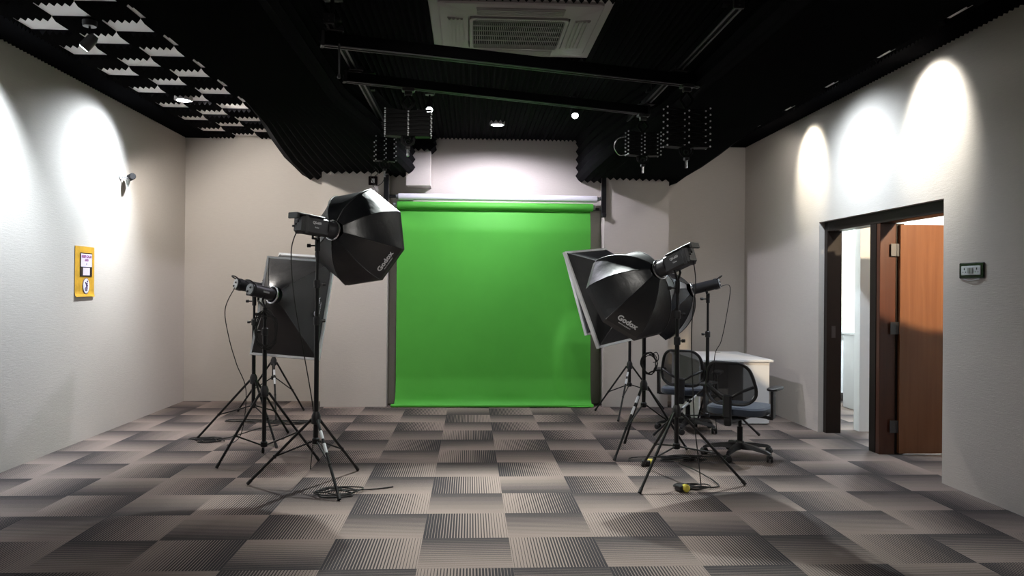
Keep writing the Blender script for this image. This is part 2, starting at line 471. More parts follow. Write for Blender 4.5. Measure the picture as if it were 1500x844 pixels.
st = [(YF, near, 0), (6.6, near, 0),
      (7.4, [(-2.02, T), (-1.93, 2.99), (-1.00, 2.99), (-.95, T)], 0),
      (8.3, [(-2.22, T), (-2.02, 2.95), (-.86, 2.93), (-.84, T)], 0),
      (9.1, [(-2.36, T), (-2.07, 2.90), (-.76, 2.90), (-.76, T)], 0),
      (9.66, [(-2.40, T), (-2.07, 2.87), (-.72, 2.89), (-.72, T)], 0),
      (YB-.005, [(-2.42, T), (-2.10, 2.86), (-.72, 2.88), (-.72, T)], 0)]
beam('ceiling_beam', st, (5, 15, 5))
nearr = [(2.66, T), (2.66, 3.01), (1.75, 3.01), (1.62, T)]
st = [(YF, nearr, 0), (6.9, nearr, 0),
      (7.7, [(2.82, T), (2.68, 2.98), (1.58, 2.98), (1.50, T)], 0),
      (8.5, [(3.00, T), (2.66, 2.92), (1.44, 2.92), (1.40, T)], 0),
      (9.1, [(3.12, T), (2.62, 2.87), (1.37, 2.87), (1.36, T)], 0),
      (9.66, [(3.18, T), (2.58, 2.84), (1.36, 2.855), (1.36, T)], 0),
      (YB-.005, [(3.25, T), (2.60, 2.83), (1.36, 2.85), (1.36, T)], 0)]
beam('ceiling_beam', st, (5, 15, 5))
fm = MB()
beam('ceiling_beam', [(9.66, [(-.83, T), (-.83, 3.17), (-.47, 3.17), (-.47, T)], 0), (YB-.005, [(-.83, T), (-.83, 3.17), (-.47, 3.17), (-.47, T)], 0)], (3, 5, 3))

# doorway: frame, mullion, open leaf
def fr(name, *b, m='frame'):
    o = struct(MB().box(*b, bev=.004).build(name, M[m])); return o
fx0, fx1 = 3.655, XW+.01
d1 = thing('door_1', (0, 0, 0), 'dark brown double doorway frame in the right wall', 'door frame'); d1['kind'] = 'structure'
MB().box(fx0, fx1, DY1-.07, DY1, 0, DH, bev=.003).build('far_jamb', M['frame'], d1)
MB().box(fx0, fx1, DY0, DY0+.03, 0, DH, bev=.003).build('near_jamb', M['frame'], d1)
MB().box(fx0, fx1, DY0+.05, DY1-.07, DH-.10, DH, bev=.003).build('head_rail', M['frame'], d1)
MB().box(fx0, fx1-.02, 6.935, 7.045, 0, DH-.10, bev=.003).build('centre_post', M['frame'], d1)
MB().box(fx0+.005, fx1-.005, 6.875, 6.933, 0, DH-.10, bev=.003).build('hinge_post', M['post'], d1)
sp_ = MB().box(fx0+.05, fx0+.09, DY1-.075, DY1-.068, .98, 1.10).build('strike_plate', M['alu'], d1)
d2 = thing('door_2', (3.823, 6.872, 0), 'reddish brown varnished door leaf standing open beyond the doorway', 'door'); d2['kind'] = 'structure'
MB().box(.0, .88, -.042, 0, .015, 2.055, bev=.002).build('door_leaf', M['door'], d2)
for z in (.25, 1.13, 1.83):
    MB().cyl((-.02, -.02, z-.055), (-.02, -.02, z+.055), .009, 10).box(-.075, .0, -.024, -.018, z-.055, z+.055).build('hinge', M['alu'], d2)
MB().box(fx1-.004, 3.88, 6.875, 6.93, 0, DH-.10, bev=.002).box(3.82, 3.88, 6.873, 6.933, 0, DH-.10).build('hinge_gap_filler', M['frame'], d1)  # dark box added behind the hinge gap to block the bright slit
# next room
struct(MB().box(XW, 6.4, YB+.05, YB+.2, 0, ZC).build('wall_back_corridor', M['wallwhite']))
struct(MB().box(6.4, 6.5, 3.2, YB+.2, 0, ZC).build('wall_right_corridor', M['wallwhite']))
struct(MB().box(XW, 6.4, 3.1, 3.2, 0, ZC).build('wall_front_corridor', M['wallwhite']))
struct(MB().box(XW, 6.4, 3.2, YB, 2.72, 2.76).build('ceiling_corridor', M['slab']))
struct(MB().box(XW+.001, 6.4, YB+.03, YB+.05, 0, .11).build('baseboard_corridor', M['skirt']))
struct(MB().box(4.05, 4.17, 8.0, 8.12, 0, 2.72).build('wall_nib_corridor', M['wallwhite']))
cb = thing('storage_cabinet', (4.72, 9.3, 0), 'white cupboard seen through the left side of the doorway', 'cabinet')
MB().box(0, .55, 0, .45, .0, .92, bev=.005).build('body', M['desk'], cb)
MB().box(.01, .54, -.018, -.002, .06, .90, bev=.004).build('door', M['desk'], cb)
MB().box(-.03, .58, -.03, .47, .92, .95, bev=.004).build('worktop', M['desk'], cb)
bl = thing('window_blind', (4.86, YB-.02, 1.0), 'narrow cream blind on the white wall beyond the doorway', 'blind')
MB().box(0, .32, 0, .03, .0, 1.05, bev=.004).build('fabric', M['curtain'], bl)
MB().box(-.04, .0, -.005, .035, -.06, 1.1).box(.32, .36, -.005, .035, -.06, 1.1).box(-.04, .36, -.005, .035, -.1, -.0).build('frame', M['wallwhite'], bl)
tr = MB().box(4.56, 4.66, YB-.03, YB+.045, .12, 2.5, bev=.006)
struct(tr.build('trim_1', M['wallwhite']))
light('corridor_lamp_light', 'POINT', (4.9, 9.0, 2.55), 150, (.78, .92, 1), size=.12)
light('corridor_warm_light', 'SPOT', (4.25, 4.4, 2.60), 560, (1, .78, .52), aim=(4.25, 6.83, 2.26), cone=48, blend=.06, size=.04)
light('corridor_lamp_light', 'POINT', (5.4, 6.2, 2.55), 5, (1, .86, .74), size=.1)

# ------------------------------------------------------------------ lamps
for i, (x, y, aim, pw, c, cone, bl_, lab) in enumerate(LAMPS):
    if i == 0:
        t0 = thing('recessed_downlight', (x, y, ZC-.055), lab, 'ceiling light', 'recessed ceiling downlights')
        MB().lathe([(.085, 0), (.088, .006), (.088, .055), (.07, .055), (.066, .004)], n=28).build('trim_ring', M['acw'], t0, True)
        MB().lathe([(.064, -.002), (.064, .004)], n=28).build('lamp_glass', M['glow'], t0, True)
        tt = t0
    else:
        tt = copy_tree(t0); tt.location = (x, y, ZC-.055); tt['label'] = lab
    light('bulb', 'SPOT', (x, y, ZC-.075), pw, c, aim, cone, bl_, .06, tt)
    if i in SPILL: light('bulb', 'SPOT', (x, y, ZC-.075), SPILL[i], (1, .93, .86), (x+(1.2 if i == 0 else -.6), y+1.3, 0.9), 150 if i == 0 else 165, .5, .06, tt)  # extra wide spot added to the same fixture as spill light
def track_spot(x, y, aim, lab, pw, cone=60, c=(.93, 1, .97), sc=1.):
    t = thing('ceiling_spotlight', (x, y, ZC-.05), lab, 'spotlight', 'small ceiling spotlights')
    MB().lathe([(.045, -.02), (.05, 0), (.05, .02)], n=20).build('canopy', M['blackp'], t, True)
    MB().cyl((0, 0, -.02), (0, 0, -.10), .008, 8).build('stem', M['black'], t)
    d = (Vector(aim)-Vector((x, y, ZC-.17))).normalized(); q = d.to_track_quat('-Z', 'Y').to_matrix().to_4x4()
    q = Matrix.Translation((0, 0, -.13)) @ q
    MB().lathe([(.036, -.06), (.040, -.05), (.038, .03), (.025, .06)], n=22, mtx=q).build('lamp_head', M['alu'], t, True)
    MB().lathe([(.031, -.063), (.031, -.058)], n=22, mtx=q).build('lamp_glass', M['glowspot'], t, True)
    light('bulb', 'SPOT', tuple(Vector((x, y, ZC-.18))+d*.085), pw, c, aim, cone, .6, .03, t)
track_spot(-.405, 7.60, (-.4, 4.4, 0), 'small white-lit spotlight on the dark ceiling, left of the glowing downlight', 430)
track_spot(1.01, 7.72, (1.0, 4.6, 0), 'small white-lit spotlight on the dark ceiling, right of the glowing downlight', 430)
track_spot(-2.74, 5.80, (-3.62, 5.75, 2.2), 'grey adjustable spotlight aimed at the left wall, among the missing foam squares', 230, 100, COOL)

# ------------------------------------------------------------------ cassette air conditioner
a = thing('ceiling_air_conditioner', (.325, 5.77, ZC), 'ivory four-way cassette air conditioner in a square opening of the black ceiling', 'air conditioner')
H_ = .56
def ring_sq(mb, ro, ri, z0, z1, ch=.0):
    for (x0, x1, y0, y1) in ((-ro, ro, -ro, -ri), (-ro, ro, ri, ro), (-ro, -ri, -ri, ri), (ri, ro, -ri, ri)): mb.box(x0, x1, y0, y1, z0, z1)
    return mb
pm = MB()
def rsq(r, z, rad=.05, n=4):
    out = []
    for (sx, sy, a0) in ((1, 1, 0), (-1, 1, 90), (-1, -1, 180), (1, -1, 270)):
        for k in range(n+1):
            an = R(a0+90*k/n); out.append((sx*(r-rad)+rad*math.cos(an), sy*(r-rad)+rad*math.sin(an), z))
    return out
loops = [rsq(H_, 0), rsq(H_, -.030), rsq(H_-.012, -.042), rsq(.355, -.055, .03), rsq(.355, -.012, .03)]
m_ = len(loops[0])
for l in loops: pm.v += l
for i in range(len(loops)-1):
    for k in range(m_): pm.f.append((i*m_+k, i*m_+(k+1) % m_, (i+1)*m_+(k+1) % m_, (i+1)*m_+k))
pm.build('panel', M['acw'], a, True)
MB().box(-.62, .62, -.61, .70, -.012, -.001).build('mounting_board', M['acw'], a)
MB().box(-.34, .34, -.34, .34, -.03, -.014).build('filter', M['acdark'], a)
g = MB()
loops = [rsq(.345, -.050, .04), rsq(.345, -.068, .04), rsq(.322, -.068, .03), rsq(.322, -.050, .03)]
b0 = len(g.v)
for l in loops: g.v += l
m_ = len(loops[0])
for i in range(4):
    for k in range(m_): g.f.append((b0+i*m_+k, b0+i*m_+(k+1) % m_, b0+((i+1) % 4)*m_+(k+1) % m_, b0+((i+1) % 4)*m_+k))
for k in range(46):
    x = -.322+.644*(k+.5)/46; g.box(x-.0018, x+.0018, -.322, .322, -.0640, -.0600)
for k in range(6):
    y = -.322+.644*(k+.5)/6; g.box(-.322, .322, y-.002, y+.002, -.060, -.052)
g.build('intake_grille', M['grille'], a)
for k in range(4):
    mt = Matrix.Rotation(k*PI/2, 4, 'Z')
    lv = MB()
    lv.box(-.30, .30, -.50, -.39, -.056, -.046, mtx=mt)
    for q in range(4): lv.box(-.295, .295, -.492+q*.028, -.478+q*.028, -.064, -.056, mtx=mt)
    lv.build('air_outlet', M['grille'], a)

# ------------------------------------------------------------------ ceiling rail system
def bar_between(mb, p, q, w_, h_):
    p, q = Vector(p), Vector(q); d = (q-p); L = d.length; e = orient(d).to_matrix().to_4x4(); e = Matrix.Translation(p) @ e
    return mb.box(-w_/2, w_/2, 0, L, -h_/2, h_/2, bev=min(w_, h_)*.12, mtx=e)
def rail(name, p, q, lab, group, hangers=(), w_=.05, h_=.055):
    p, q = Vector(p), Vector(q); L = (q-p).length
    t = thing(name, tuple(p), lab, 'rail', group, rot=orient(q-p))
    MB().box(-w_/2, w_/2, 0, L, -h_/2+.008, h_/2, bev=.004).build('track', M['rail'], t)
    MB().box(-w_/2-.002, -w_/2+.012, 0, L, -h_/2-.001, -h_/2+.006).box(w_/2-.012, w_/2+.002, 0, L, -h_/2-.001, -h_/2+.006).build('lower_lip', M['alu'], t)
    for s_ in (0, L): 
        MB().box(-w_/2-.008, w_/2+.008, s_-.012, s_+.012, -h_/2-.004, h_/2+.006, bev=.003).build('end_cap', M['blackp'], t)
        rv = MB()
        for dz in (-.013, .013): rv.lathe([(.006, 0), (.006, .004)], n=8, mtx=Matrix.Translation((0, s_-.012 if s_ == 0 else s_+.012, dz)) @ Matrix.Rotation(PI/2, 4, 'X'))
        rv.build('screw', M['alu'], t)
    for h0 in hangers:
        MB().box(-.055, .055, h0-.03, h0+.03, h_/2, h_/2+.012).cyl((0, h0, h_/2+.01), (0, h0, ZC-.05-p.z), .012, 8).box(-.06, .06, h0-.05, h0+.05, ZC-.075-p.z, ZC-.06-p.z).build('hanger', M['black'], t)
    return t
rail('ceiling_rail', (-.90, 5.0, 3.14), (-.90, 8.9, 3.14), 'black track running away from the camera above the left lights', 'fixed ceiling tracks', (.12, 1.9, 3.7))
rail('ceiling_rail', (1.56, 4.55, 3.14), (1.56, 8.9, 3.14), 'black track running away from the camera above the right lights', 'fixed ceiling tracks', (.12, 2.2, 4.2))
FR = (Vector((-.97, 5.16, 3.06)), Vector((1.74, 5.98, 3.06))); RR = (Vector((-.97, 6.07, 3.06)), Vector((1.57, 6.99, 3.06)))
r1 = rail('cross_rail', *FR, 'black cross rail passing in front of the air conditioner', 'moving cross rails', w_=.055, h_=.088)
r2 = rail('cross_rail', *RR, 'black cross rail behind and below the air conditioner', 'moving cross rails', w_=.055, h_=.075)
for rl, (p, q) in ((r1, FR), (r2, RR)):
    for X in (-.90, 1.56):
        tt = (X-p.x)/(q.x-p.x)*(q-p).length
        cm = MB().box(-.07, .07, tt-.055, tt+.055, .044, .066, bev=.004)
        for sx in (-1, 1):
            for sy in (-1, 1): cm.lathe([(.014, 0), (.014, .012)], n=12, mtx=Matrix.Translation((sx*.055, tt+sy*.04, .068)) @ Matrix.Rotation(PI/2, 4, 'Y'))
        cm.build('carriage', M['black'], rl)

RIVET = bpy.data.meshes.new('rivet')
_r = MB().lathe([(.0072, 0), (.0072, .003), (.005, .006)], n=8, mtx=Matrix.Rotation(PI/2, 4, 'X'))
RIVET.from_pydata(_r.v, [], _r.f); RIVET.materials.append(M['rivet'])
def pantograph(loc, width, zt, zs, zb, nlev, lab, yaw=0):
    # loc x,y ; zt carriage height, zs scissor top, zb scissor bottom
    t = thing('pantograph_hanger', (loc[0], loc[1], zt), lab, 'pantograph', 'scissor hangers on the ceiling rails', rot=(0, 0, yaw))
    MB().box(-.05, .05, -.035, .035, -.03, -.002, bev=.004).box(-.03, .03, -.02, .02, -.06, -.03, bev=.003).build('trolley', M['alu'], t)
    h = (zs-zb)/nlev; w2 = width/2; z0 = zs-zt
    top = MB()
    for sx in (-1, 1):
        bar_between(top, (0, 0, -.05), (sx*.05, 0, (-.05+z0)/2), .006, .02); bar_between(top, (sx*.05, 0, (-.05+z0)/2), (0, 0, z0), .006, .02)
    top.build('upper_links', M['arm'], t)
    for ys in (-.045, .045):
        sb = MB(); spots = []
        for k in range(nlev):
            za, zb_ = z0-h*k, z0-h*(k+1)
            for sx in (-1, 1):
                bar_between(sb, (-sx*w2, ys+sx*.004, za), (sx*w2, ys+sx*.004, zb_), .004, .018)
        sb.build('scissor_arms', M['arm'], t)
        for k in range(nlev+1):
            for sx in (-1, 1): spots.append((sx*w2, ys-.008, z0-h*k))
            if k < nlev: spots.append((0, ys-.010, z0-h*(k+.5)))
        for p_ in spots:
            ro = bpy.data.objects.new('rivet', RIVET); col.objects.link(ro); ro.parent = t; ro.location = p_
    zb2 = zb-zt
    lo = MB()
    for sx in (-1, 1):
        bar_between(lo, (sx*w2, 0, zb2), (sx*w2*.3, 0, zb2-.005), .10, .008)
        bar_between(lo, (sx*.05, 0, zb2-.01), (sx*.045, 0, zb2-.05), .006, .018); bar_between(lo, (sx*.045, 0, zb2-.05), (0, 0, zb2-.085), .006, .018)
    lo.tube([(.018*math.cos(q*PI/6), 0, zb2-.04+.018*math.sin(q*PI/6)) for q in range(12)], .004, 6, True)
    lo.build('lower_links', M['arm'], t)
    MB().box(-.018, .018, -.018, .018, zb2-.105, zb2-.08, bev=.004).build('socket', M['blackp'], t)
    MB().cyl((0, 0, zb2-.16), (0, 0, zb2-.105), .010, 12).build('spigot', M['chrome'], t)
    return t
pantograph((-.50, 6.24), .36, 3.03, 2.85, 2.65, 6, 'folded scissor hanger under the rear cross rail at the left', .1)
pantograph((1.53, 6.98), .30, 3.03, 2.86, 2.66, 6, 'compact folded scissor hanger at the right end of the rear cross rail', .1)
pantograph((1.64, 5.95), .34, 3.03, 2.84, 2.55, 6, 'longest scissor hanger, below the right end of the front cross rail', .1)
pantograph((-.86, 7.9), .20, 3.10, 2.95, 2.72, 5, 'small folded scissor hanger on the left track near the pillar', .3)
# loose coiled wires hanging by the left pillar
cw = MB()
cw.tube(smoothpts([(-1.12+.035*math.cos(k*.9), 9.3+.02*math.sin(k*.9), 3.0-.026*k) for k in range(11)]), .004, 6)
cw.tube(smoothpts([(-1.10, 9.4, 2.92), (-1.19, 9.42, 2.78), (-1.13, 9.5, 2.68), (-1.04, 9.45, 2.74), (-1.05, 9.42, 2.90)]), .004, 6)
tag(cw.build('coiled_wire', M['rubber']), 'tangled black wires hanging below the beam by the left pillar', 'cable')
ct = MB().tube(smoothpts([(1.37, 6.97, 2.82), (1.30, 6.97, 2.80), (1.27, 6.97, 2.73), (1.31, 6.97, 2.66), (1.37, 6.97, 2.66)]), .0045, 6)
tag(ct.build('looped_wire', M['chrome']), 'pale wire looped beside the compact scissor hanger', 'cable')
pc = thing('pull_cord', (-.86, 5.15, 3.03), 'thin grey rod hanging from the left end of the front cross rail', 'rod')
MB().cyl((0, 0, 0), (0, 0, -.20), .007, 8).build('rod', M['alu'], pc); MB().lathe([(.009, 0), (.012, .01), (.009, .03)], c=(0, 0, -.225), n=10).build('grip', M['alu'], pc)

# ------------------------------------------------------------------ backdrop system
for sx, X0, zt_, zb_, lab in ((-1, -1.035, 2.84, 2.46, 'black wall bracket holding the left ends of the backdrop rolls'), (1, 1.64, 2.84, 2.35, 'black wall bracket holding the right ends of the backdrop rolls')):
    b_ = thing('roller_bracket', (X0, 9.70, zt_), lab, 'bracket', 'backdrop roller brackets')
    MB().box(-.03, .03, -.02, .015, zb_-zt_, 0, bev=.004).build('plate', M['black'], b_)
    for zz in (2.60, 2.47):
        MB().box(-.028, .028, .0, .20, zz-zt_-.018, zz-zt_+.018, bev=.004).cyl((0, .19, zz-zt_), (-sx*.12, .19, zz-zt_), .018, 12).build('hook_arm', M['blackp'], b_)
    MB().lathe([(.012, 0), (.03, .004), (.03, .02), (.012, .024)], n=14, mtx=Matrix.Translation((0, -.02, zb_-zt_+.03)) @ Matrix.Rotation(PI/2, 4, 'X')).build('chain_wheel', M['blackp'], b_)
wr_ = thing('white_backdrop_roll', (-.90, 9.85, 2.592), 'white paper backdrop rolled up on the upper tube', 'backdrop roll')
MB().cyl((0, 0, 0), (2.48, 0, 0), .042, 24).build('paper_roll', M['whitepaper'], wr_, True)
MB().cyl((-.03, 0, 0), (2.51, 0, 0), .026, 16).build('core_tube', M['tube'], wr_, True)
gr = thing('green_backdrop', (0, 9.83, 2.485), 'bright green paper backdrop hanging from its roll down to the carpet', 'backdrop')
MB().cyl((-.915, .02, 0), (1.53, .02, 0), .048, 28).build('paper_roll', M['green'], gr, True)
MB().cyl((-.96, .02, 0), (1.56, .02, 0), .03, 16).build('core_tube', M['tube'], gr, True)
def gp(u, v):
    x = -.912+2.41*u
    L = 2.485
    # falls behind the roll, then hangs, then curls towards the camera at the floor
    if v < .93:
        t = v/.93; z = -t*(L-.10); y = .045-.075*min(1, t*8)+.0
        y += .010*math.sin(u*7+t*3)*math.sin(PI*t)+.006*math.sin(u*17-t*5)*t
        fold = max(0, min(1, (u-.86-.05*math.sin(t*6))/.04)) if t > .55 else 0
        y -= .06*fold*min(1, (t-.55)*6)*(1 if t > .55 else 0)
        if t > .9: y -= (t-.9)*.35
        fo = 0
    else:
        t = (v-.93)/.07; an = t*PI/2
        z = -(L-.10)-.085*math.sin(an); y = -.065-.10*(1-math.cos(an))
        fold = max(0, min(1, (u-.86-.05*math.sin(6))/.04)); y -= .06*fold
    x += (u-.5)*.06*max(0, v-.9)*10*.5
    return (x, y, z)
MB().sheet(gp, 60, 60, (0, .003, 0)).build('hanging_sheet', M['green'], gr, True)
MB().cyl((-.955, -.175, -2.462), (1.525, -.175, -2.462), .020, 14).build('bottom_roll', M['green'], gr, True)

# switch plate on the left pillar
sw = thing('wall_isolator', (-1.20, 9.72, 2.765), 'small dark red-brown switch plate high on the left pillar', 'switch')
MB().box(-.055, .055, -.014, 0, -.055, .055, bev=.006).build('plate', M['sock'], sw)
MB().box(-.022, .022, -.018, -.013, -.025, .025, bev=.003).build('rocker', M['ply'], sw)
MB().tube(smoothpts([(.0, -.01, -.055), (.04, -.012, -.12), (.11, -.012, -.22), (.15, -.012, -.30)]), .003, 6).build('cord', M['rubber'], sw)
# double socket on the right wall
so = thing('power_socket', (XR, 5.48, 1.612), 'black framed double power socket on the right wall beside the doorway', 'socket')
MB().box(-.012, 0, -.14, .14, -.058, .058, bev=.006).build('frame', M['sock'], so)
MB().box(-.016, -.010, -.11, .11, -.033, .033, bev=.003).build('face', M['ply'], so)
hl = MB()
for yc in (-.07, .07):
    hl.box(-.0172, -.0155, yc-.004, yc+.004, .004, .020)
    for d_ in (-.015, .015): hl.box(-.0172, -.0155, yc+d_-.005, yc+d_+.005, -.014, -.008)
hl.build('pin_holes', M['sock'], so)
rk = MB().box(-.020, -.0155, -.030, -.004, -.020, .020, bev=.002).box(-.020, -.0155, .004, .030, -.020, .020, bev=.002).build('rocker', M['tube'], so)
MB().tube(smoothpts([(-.008, -.09, -.060), (-.012, 0, -.072), (-.008, .09, -.062)]), .003, 6).build('loose_cord', M['ply'], so)

# poster on the left wall
po = thing('wall_poster', (XL, 7.60, 1.585), 'mustard yellow notice poster stuck on the left wall', 'poster')
def pp(u, v):
    y = -.185+.37*u; z = .235-.47*v
    return (.004+.012*max(0, v-.93)*14*(1-u*.3), y, z)
MB().sheet(pp, 8, 20, (.0015, 0, 0)).build('sheet', M['yellowp'], po)
def card(name, y0, y1, z0, z1, x, m): return MB().box(x, x+.0012, y0, y1, z0, z1).build(name, M[m], po)
card('notice_border', -.095, .135, -.045, .175, .0085, 'sock')
card('notice_panel', -.085, .125, .045, .167, .0100, 'pink')
card('notice_photo', -.045, .085, -.035, .036, .0100, 'pink')
mtw = Matrix(((0, 0, 1, 0), (1, 0, 0, 0), (0, 1, 0, 0), (0, 0, 0, 1)))
def ptxt(s, size, y, z, m='purple', x=.0125): return text_mesh('lettering', s, size, M[m], po, Matrix.Translation((x, y, z)) @ mtw, .0004, .001)
ptxt('KEEP CALM', .036, .02, .140, 'redi'); ptxt('AND', .032, .02, .106, 'redi'); ptxt('II', .02, .02, .07)
MB().lathe([(.076, 0), (.076, .0012)], n=32, mtx=Matrix.Translation((.0085, .02, -.135)) @ Matrix.Rotation(PI/2, 4, 'Y') @ Matrix.Diagonal((1, .85, 1, 1))).build('oval_border', M['purple'], po)
MB().lathe([(.069, 0), (.069, .0012)], n=32, mtx=Matrix.Translation((.0100, .02, -.135)) @ Matrix.Rotation(PI/2, 4, 'Y') @ Matrix.Diagonal((1, .85, 1, 1))).build('oval_panel', M['whitepaper'], po)
fg = MB()
fg.tube([(.013, .03, -.105), (.013, .02, -.13), (.013, .028, -.155), (.013, .022, -.18)], .006, 6)
fg.tube([(.013, -.005, -.10), (.013, .022, -.12), (.013, .045, -.135)], .004, 6); fg.tube([(.013, .02, -.14), (.013, -.005, -.16), (.013, .0, -.18)], .004, 6)
fg.lathe([(.001, -.009), (.009, 0), (.001, .009)], c=(.013, .035, -.09), n=8)
fg.build('figure_print', M['purple'], po)
# wall camera
wc = thing('wall_camera', (XL, 8.34, 2.585), 'small black-faced security camera on a bracket on the left wall', 'security camera')
MB().lathe([(.035, 0), (.035, .012), (.015, .02)], n=16, mtx=Matrix.Rotation(PI/2, 4, 'Y')).cyl((.015, 0, 0), (.09, .02, -.02), .010, 10).build('bracket', M['ply'], wc, True)
mt = Matrix.Translation((.10, .03, .0)) @ Vector((.62, -.78, .05)).to_track_quat('Z', 'Y').to_matrix().to_4x4()
MB().lathe([(.030, -.06), (.034, -.05), (.034, .045), (.030, .05)], n=20, mtx=mt).build('housing', M['acdark'], wc, True)
MB().lathe([(.029, .049), (.029, .054), (.012, .054)], n=20, mtx=mt).build('lens_face', M['acdark'], wc, True)
MB().prism([(-.02, -.03), (.02, -.03), (.004, -.11), (-.004, -.11)], -.012, .012, mtx=Matrix.Translation((.075, .01, 0))).build('cable_cover', M['tube'], wc)
# ------------------------------------------------------------------ light stands
def stand(cx_, cy_, feet, zap, zbot, ztop, lab, knob_ang=0., sticker=None, rpole=.0175, lower_top=None):
    t = thing('light_stand', (cx_, cy_, 0), lab, 'light stand', 'tripod light stands')
    zl = lower_top or min(ztop-.12, zap+.55)
    MB().cyl((0, 0, zbot), (0, 0, zl), rpole, 14).build('lower_tube', M['black'], t, True)
    zm = (zl+ztop)/2
    if ztop-zl > .35:
        MB().cyl((0, 0, zl), (0, 0, zm), rpole*.82, 14).build('middle_tube', M['black'], t, True)
    else: zm = zl
    MB().cyl((0, 0, zm), (0, 0, ztop), rpole*.66, 14).build('upper_tube', M['black'], t, True)
    for zc in ([zl] if zm == zl else [zl, zm]):
        cl = MB().lathe([(rpole*1.05, -.045), (rpole*1.45, -.04), (rpole*1.45, .012), (rpole*1.1, .02)], c=(0, 0, zc), n=16).build('clamp_collar', M['blackp'], t, True)
        ka = R(knob_ang)
        MB().cyl((0, 0, zc-.012), (.045*math.cos(ka), .045*math.sin(ka), zc-.012), .006, 8).cyl((.036*math.cos(ka), .036*math.sin(ka), zc-.012), (.060*math.cos(ka), .060*math.sin(ka), zc-.012), .013, 10).build('knob', M['blackp'], cl)
    hb = MB().lathe([(rpole*1.1, -.045), (.034, -.035), (.034, .02), (rpole*1.2, .05)], c=(0, 0, zap), n=18)
    hb.build('leg_hub', M['blackp'], t, True)
    MB().lathe([(rpole*1.05, -.02), (.028, -.015), (.028, .02), (rpole*1.05, .03)], c=(0, 0, zbot+.02), n=16).build('brace_hub', M['black'], t, True)
    for i, (fx, fy) in enumerate(feet):
        d = Vector((fx-cx_, fy-cy_, 0)); L = d.length; dn = d.normalized()
        a_ = dn*.034+Vector((0, 0, zap-.008)); b_ = d+Vector((0, 0, .012))
        lg = MB().cyl(a_, b_, .0105, 10).build('leg', M['black'], t, True)
        e = (b_-a_).normalized()
        MB().cyl(b_-e*.035, b_+e*.004, .0135, 10).build('rubber_foot', M['rubber'], lg, True)
        bp_ = a_+(b_-a_)*.58
        MB().tube([dn*.026+Vector((0, 0, zbot+.02)), bp_], .0065, 8).cyl(bp_-Vector((0, 0, .012)), bp_+Vector((0, 0, .012)), .012, 8).build('brace', M['black'], t)
        if sticker == i:
            MB().cyl(a_+e*.10, a_+e*.17, .0118, 10).cyl(a_+e*.21, a_+e*.29, .0118, 10).build('sticker', M['ply'], lg, True)
    return t
stand(-1.126, 5.87, [(-1.616, 5.869), (-.88, 5.424), (-.881, 6.312)], .489, .30, 1.76, 'front left tripod stand, under the raised octagonal softbox', 20, 1, lower_top=1.22)
stand(-1.676, 6.55, [(-2.008, 6.379+.02), (-1.253, 6.665), (-1.80, 7.0)], .596, .144, 1.22, 'tripod stand between the other left stands, under the nearer rectangular softbox', 180)
stand(-2.02, 7.50, [(-2.568, 7.569), (-1.73, 7.20), (-1.80, 7.95)], .587, .319, 1.30, 'tripod stand left of its neighbours, with its foot by the coiled cable', 180)
stand(-2.25, 9.19, [(-1.998+.05, 9.40), (-2.053-.05, 8.72), (-2.69, 9.33)], .597, .39, 1.15, 'farthest left tripod stand, close to the back wall', 0, 1)
stand(1.573, 5.92, [(1.215, 5.557), (2.057, 5.78), (1.425, 6.417)], .531, .246, 1.48, 'nearest right tripod stand, under the octagonal softbox and beside the mesh chair', 0, None)
stand(1.56, 7.0, [(1.231, 6.633), (1.468, 7.38), (1.974, 7.068)], .596, .40, 1.36, 'right tripod stand with a coiled cable hanging on its pole', 180, 0)
stand(1.89, 9.25, [(1.50, 9.36), (1.64, 8.62), (2.36, 9.50)], .56, .31, 1.30, 'farthest right tripod stand, in front of the right pillar', 0, 1)
stand(2.376, 7.78, [(1.831, 7.768), (2.90, 7.757), (2.40, 8.25)], .479, .185, 1.36, 'tripod stand beside the white desk carrying the plain flash head', 180, 0)

